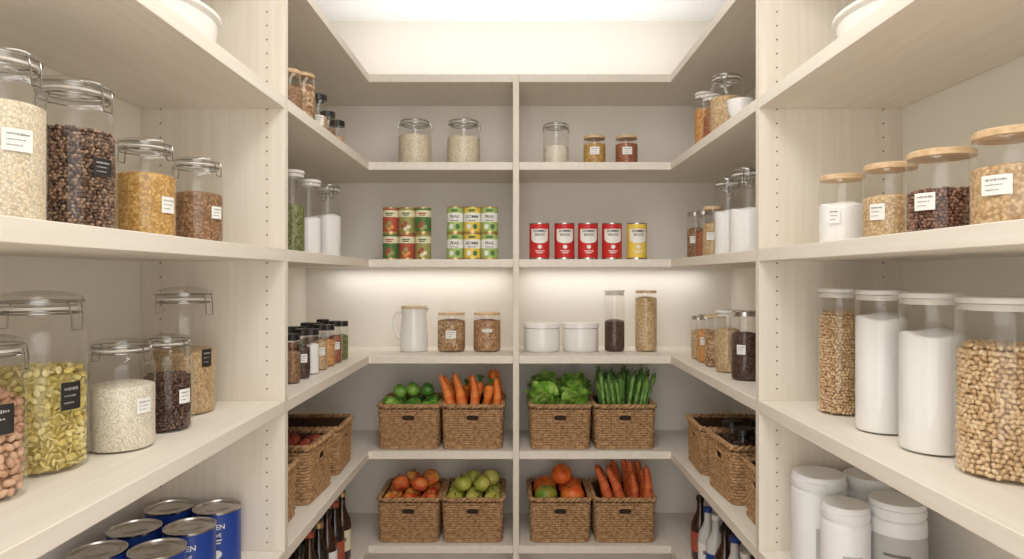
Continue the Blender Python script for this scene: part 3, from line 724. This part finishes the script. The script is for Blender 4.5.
# asparagus
ASP=twotone('asparagus_green',(72,118,46),(126,168,78),40,.5)
t=thing('asparagus_stalk','x','asparagus',(0,0,0))
m=M(); pts=[(0,0,z*.0098) for z in range(19)]; rr=[.0072-.00004*i for i in range(13)]+[.0076,.0088,.0092,.0084,.0060,.002]
m.tube(pts,rr,10); m.build('stalk',ASP,t,sharp=80)
m=M()
for i in range(18):
    z=.05+i*.009 if i<8 else .122+(i-8)*.006; a=i*2.4; rr_=.0070 if i<8 else .0084
    c,s=math.cos(a),math.sin(a); m.add([(rr_*c-.003*s,rr_*s+.003*c,z),(rr_*c+.003*s,rr_*s-.003*c,z),((rr_+.002)*c,(rr_+.002)*s,z+.006),((rr_-.001)*c,(rr_-.001)*s,z+.013)],[(0,1,2),(0,2,3),(2,1,3)])
m.build('scales',plain('asparagus_scale',(88,122,66),.6),t)
k=0
for j in range(6):
    for i in range(8):
        x=(i-3.5)*.0225+.006*(j%2); y=-.085+j*.033
        rot=(random.uniform(-.10,.02),x*1.9+random.uniform(-.15,.15)+.04,random.uniform(0,.3)); loc=(bx['d']+x*.88,yb+y,LV[5]+FL+.003)
        l='green asparagus stalk, %s from the left in the %s row'%((ordn+('eighth',))[i],('front','second','third','fourth','fifth','back')[j])
        if k==0: t.location=loc;t.rotation_euler=rot;t['label']=l;t['group']='asparagus in the basket'
        else: dup(t,loc,label=l,group='asparagus in the basket',rot=rot,scale=random.uniform(.80,.99))
        k+=1
# lettuce
LEAF=twotone('lettuce_leaf',(116,168,54),(184,216,110),22,.45,bump=.3); LRIB=plain('lettuce_rib',(212,226,170),.5)
LEAF2=twotone('dark_leaf',(62,116,40),(118,164,66),22,.45,bump=.3)
def lettuce(loc,label,H_=.17,seed=0,W0=.044,tl=.66,mat=LEAF,name='lettuce_head',cat='lettuce',grp='lettuce heads in the basket',n=17):
    rs=random.Random(seed); t=thing(name,label,cat,loc,0,grp)
    lf=M(); rb=M()
    for q in range(n):
        ring=q//6; az=q*2.4+rs.uniform(-.2,.2); tilt=(tl-.24*ring)+rs.uniform(-.08,.08); Ln=H_*(.86+.08*ring)*rs.uniform(.88,1.08); W=W0*(1+.12*rs.random())
        ca,sa=math.cos(az),math.sin(az); nu,nv=12,11; v=[];f=[]; ph=rs.uniform(0,6); mid=[]
        for u in range(nu+1):
            fu=u/nu; rad=.006+Ln*(math.sin(tilt)*fu*.42+ .20*fu**3*math.sin(tilt)*2); z=Ln*fu*math.cos(tilt*.6)-.03*fu**4
            wd=W*(.28+.85*math.sin(PI*min(1,fu*.86+.04))**.8)*(1 if fu<.92 else .8)
            for w in range(nv+1):
                s=-1+2*w/nv; rf=.0065*abs(s)**1.5*math.sin(fu*13+ph+s*3)*(.3+fu); cup=-.012*s*s
                tt=s*wd; ro=rad+cup+rf
                v.append((ro*ca-tt*sa,ro*sa+tt*ca,z+rf*.7))
            mid.append(((rad+.0012)*ca,(rad+.0012)*sa,z))
        for u in range(nu):
            for w in range(nv):
                a=u*(nv+1)+w; f.append((a,a+1,a+nv+2,a+nv+1))
        lf.add(v,f); rb.tube(mid[:10],[.004*(1-i/11)*H_/.17 for i in range(10)],6)
    lf.build('leaves',mat,t,sharp=180); rb.build('leaf_ribs',LRIB,t)
for i,(x,y,l) in enumerate(((-.054,-.05,'leafy green lettuce head, front left of its basket'),(.050,-.05,'leafy green lettuce head, front right of its basket'),(-.045,.055,'leafy green lettuce head, back left of its basket'),(.058,.055,'leafy green lettuce head, back right of its basket'))):
    lettuce((bx['c']+x,yb+y,LV[5]+FL+.001),l,.155+.018*(i>1),i)
for i,(x,y,z,l) in enumerate(((-.078,-.055,.052,'small leafy green head at the left of the green peppers'),(.078,-.05,.050,'small leafy green head at the right of the green peppers'))):
    lettuce((bx['a']+x,yb+y,LV[5]+FL+z),l,.046,20+i,.017,.9,LEAF2 if i==1 else LEAF,'leafy_green','leafy vegetable','leafy greens among the peppers',14)

# ---------------------------------------------------------------- lights
WARM=(1,.985,.965)
def area(name,loc,rot,sx,sy,p,col=WARM):
    l=bpy.data.lights.new(name,'AREA'); l.shape='RECTANGLE'; l.size=sx; l.size_y=sy; l.energy=p; l.color=col
    o=bpy.data.objects.new(name,l); C.objects.link(o); o.location=loc; o.rotation_euler=rot; return o
for (x0,x1,nm) in ((XL-.22,-.03,'left'),(.03,XR+.22,'right')):
    m=M(); m.box(x0,x1,D3-.065,D3-.045,LV[3]-T-.008,LV[3]-T-.0008)
    o=m.build('light_strip',WPLAS); tag(o,'slim light strip under the %s back middle shelf'%nm,'light')
    area('strip_light',((x0+x1)/2,D3-.07,LV[3]-T-.012),(math.radians(6),0,0),x1-x0-.02,.02,.5)
m=M(); m.box(WL+.15,WR-.15,D3-.06,D3-.04,LV[1]+.001,LV[1]+.012); tag(m.build('light_strip',WPLAS),'slim light strip on top of the highest back shelf','light')
area('cove_light',(0,D3-.20,LV[1]+.03),(PI,0,0),1.4,.08,2.0,(1,1,1))
m=M(); m.box(-.2,.25,.2,1.7,H-.03,H-.001); o=m.build('added_ceiling_light',WPLAS); tag(o,'flat white light panel added out of view above the aisle','light')  # added housing for the overhead fill, out of view on the ceiling
area('added_overhead_fill',(.02,.95,H-.035),(0,0,0),.42,1.4,12)  # added soft fill from above to brighten aisle and shelves
w=bpy.data.worlds.new('world'); bpy.context.scene.world=w; w.use_nodes=True
bg=w.node_tree.nodes['Background']; bg.inputs['Color'].default_value=(1,.985,.955,1); bg.inputs['Strength'].default_value=2.3

cam=bpy.data.cameras.new('camera'); co=bpy.data.objects.new('camera',cam); C.objects.link(co)
co.location=(0,0,CZ); co.rotation_euler=(PI/2,0,0); cam.sensor_width=36; cam.lens=F/1024*36
cam.shift_x=-4/1024; cam.shift_y=-2.5/1024; cam.clip_start=.02
bpy.context.scene.camera=co
bpy.context.scene.view_settings.view_transform='Standard'
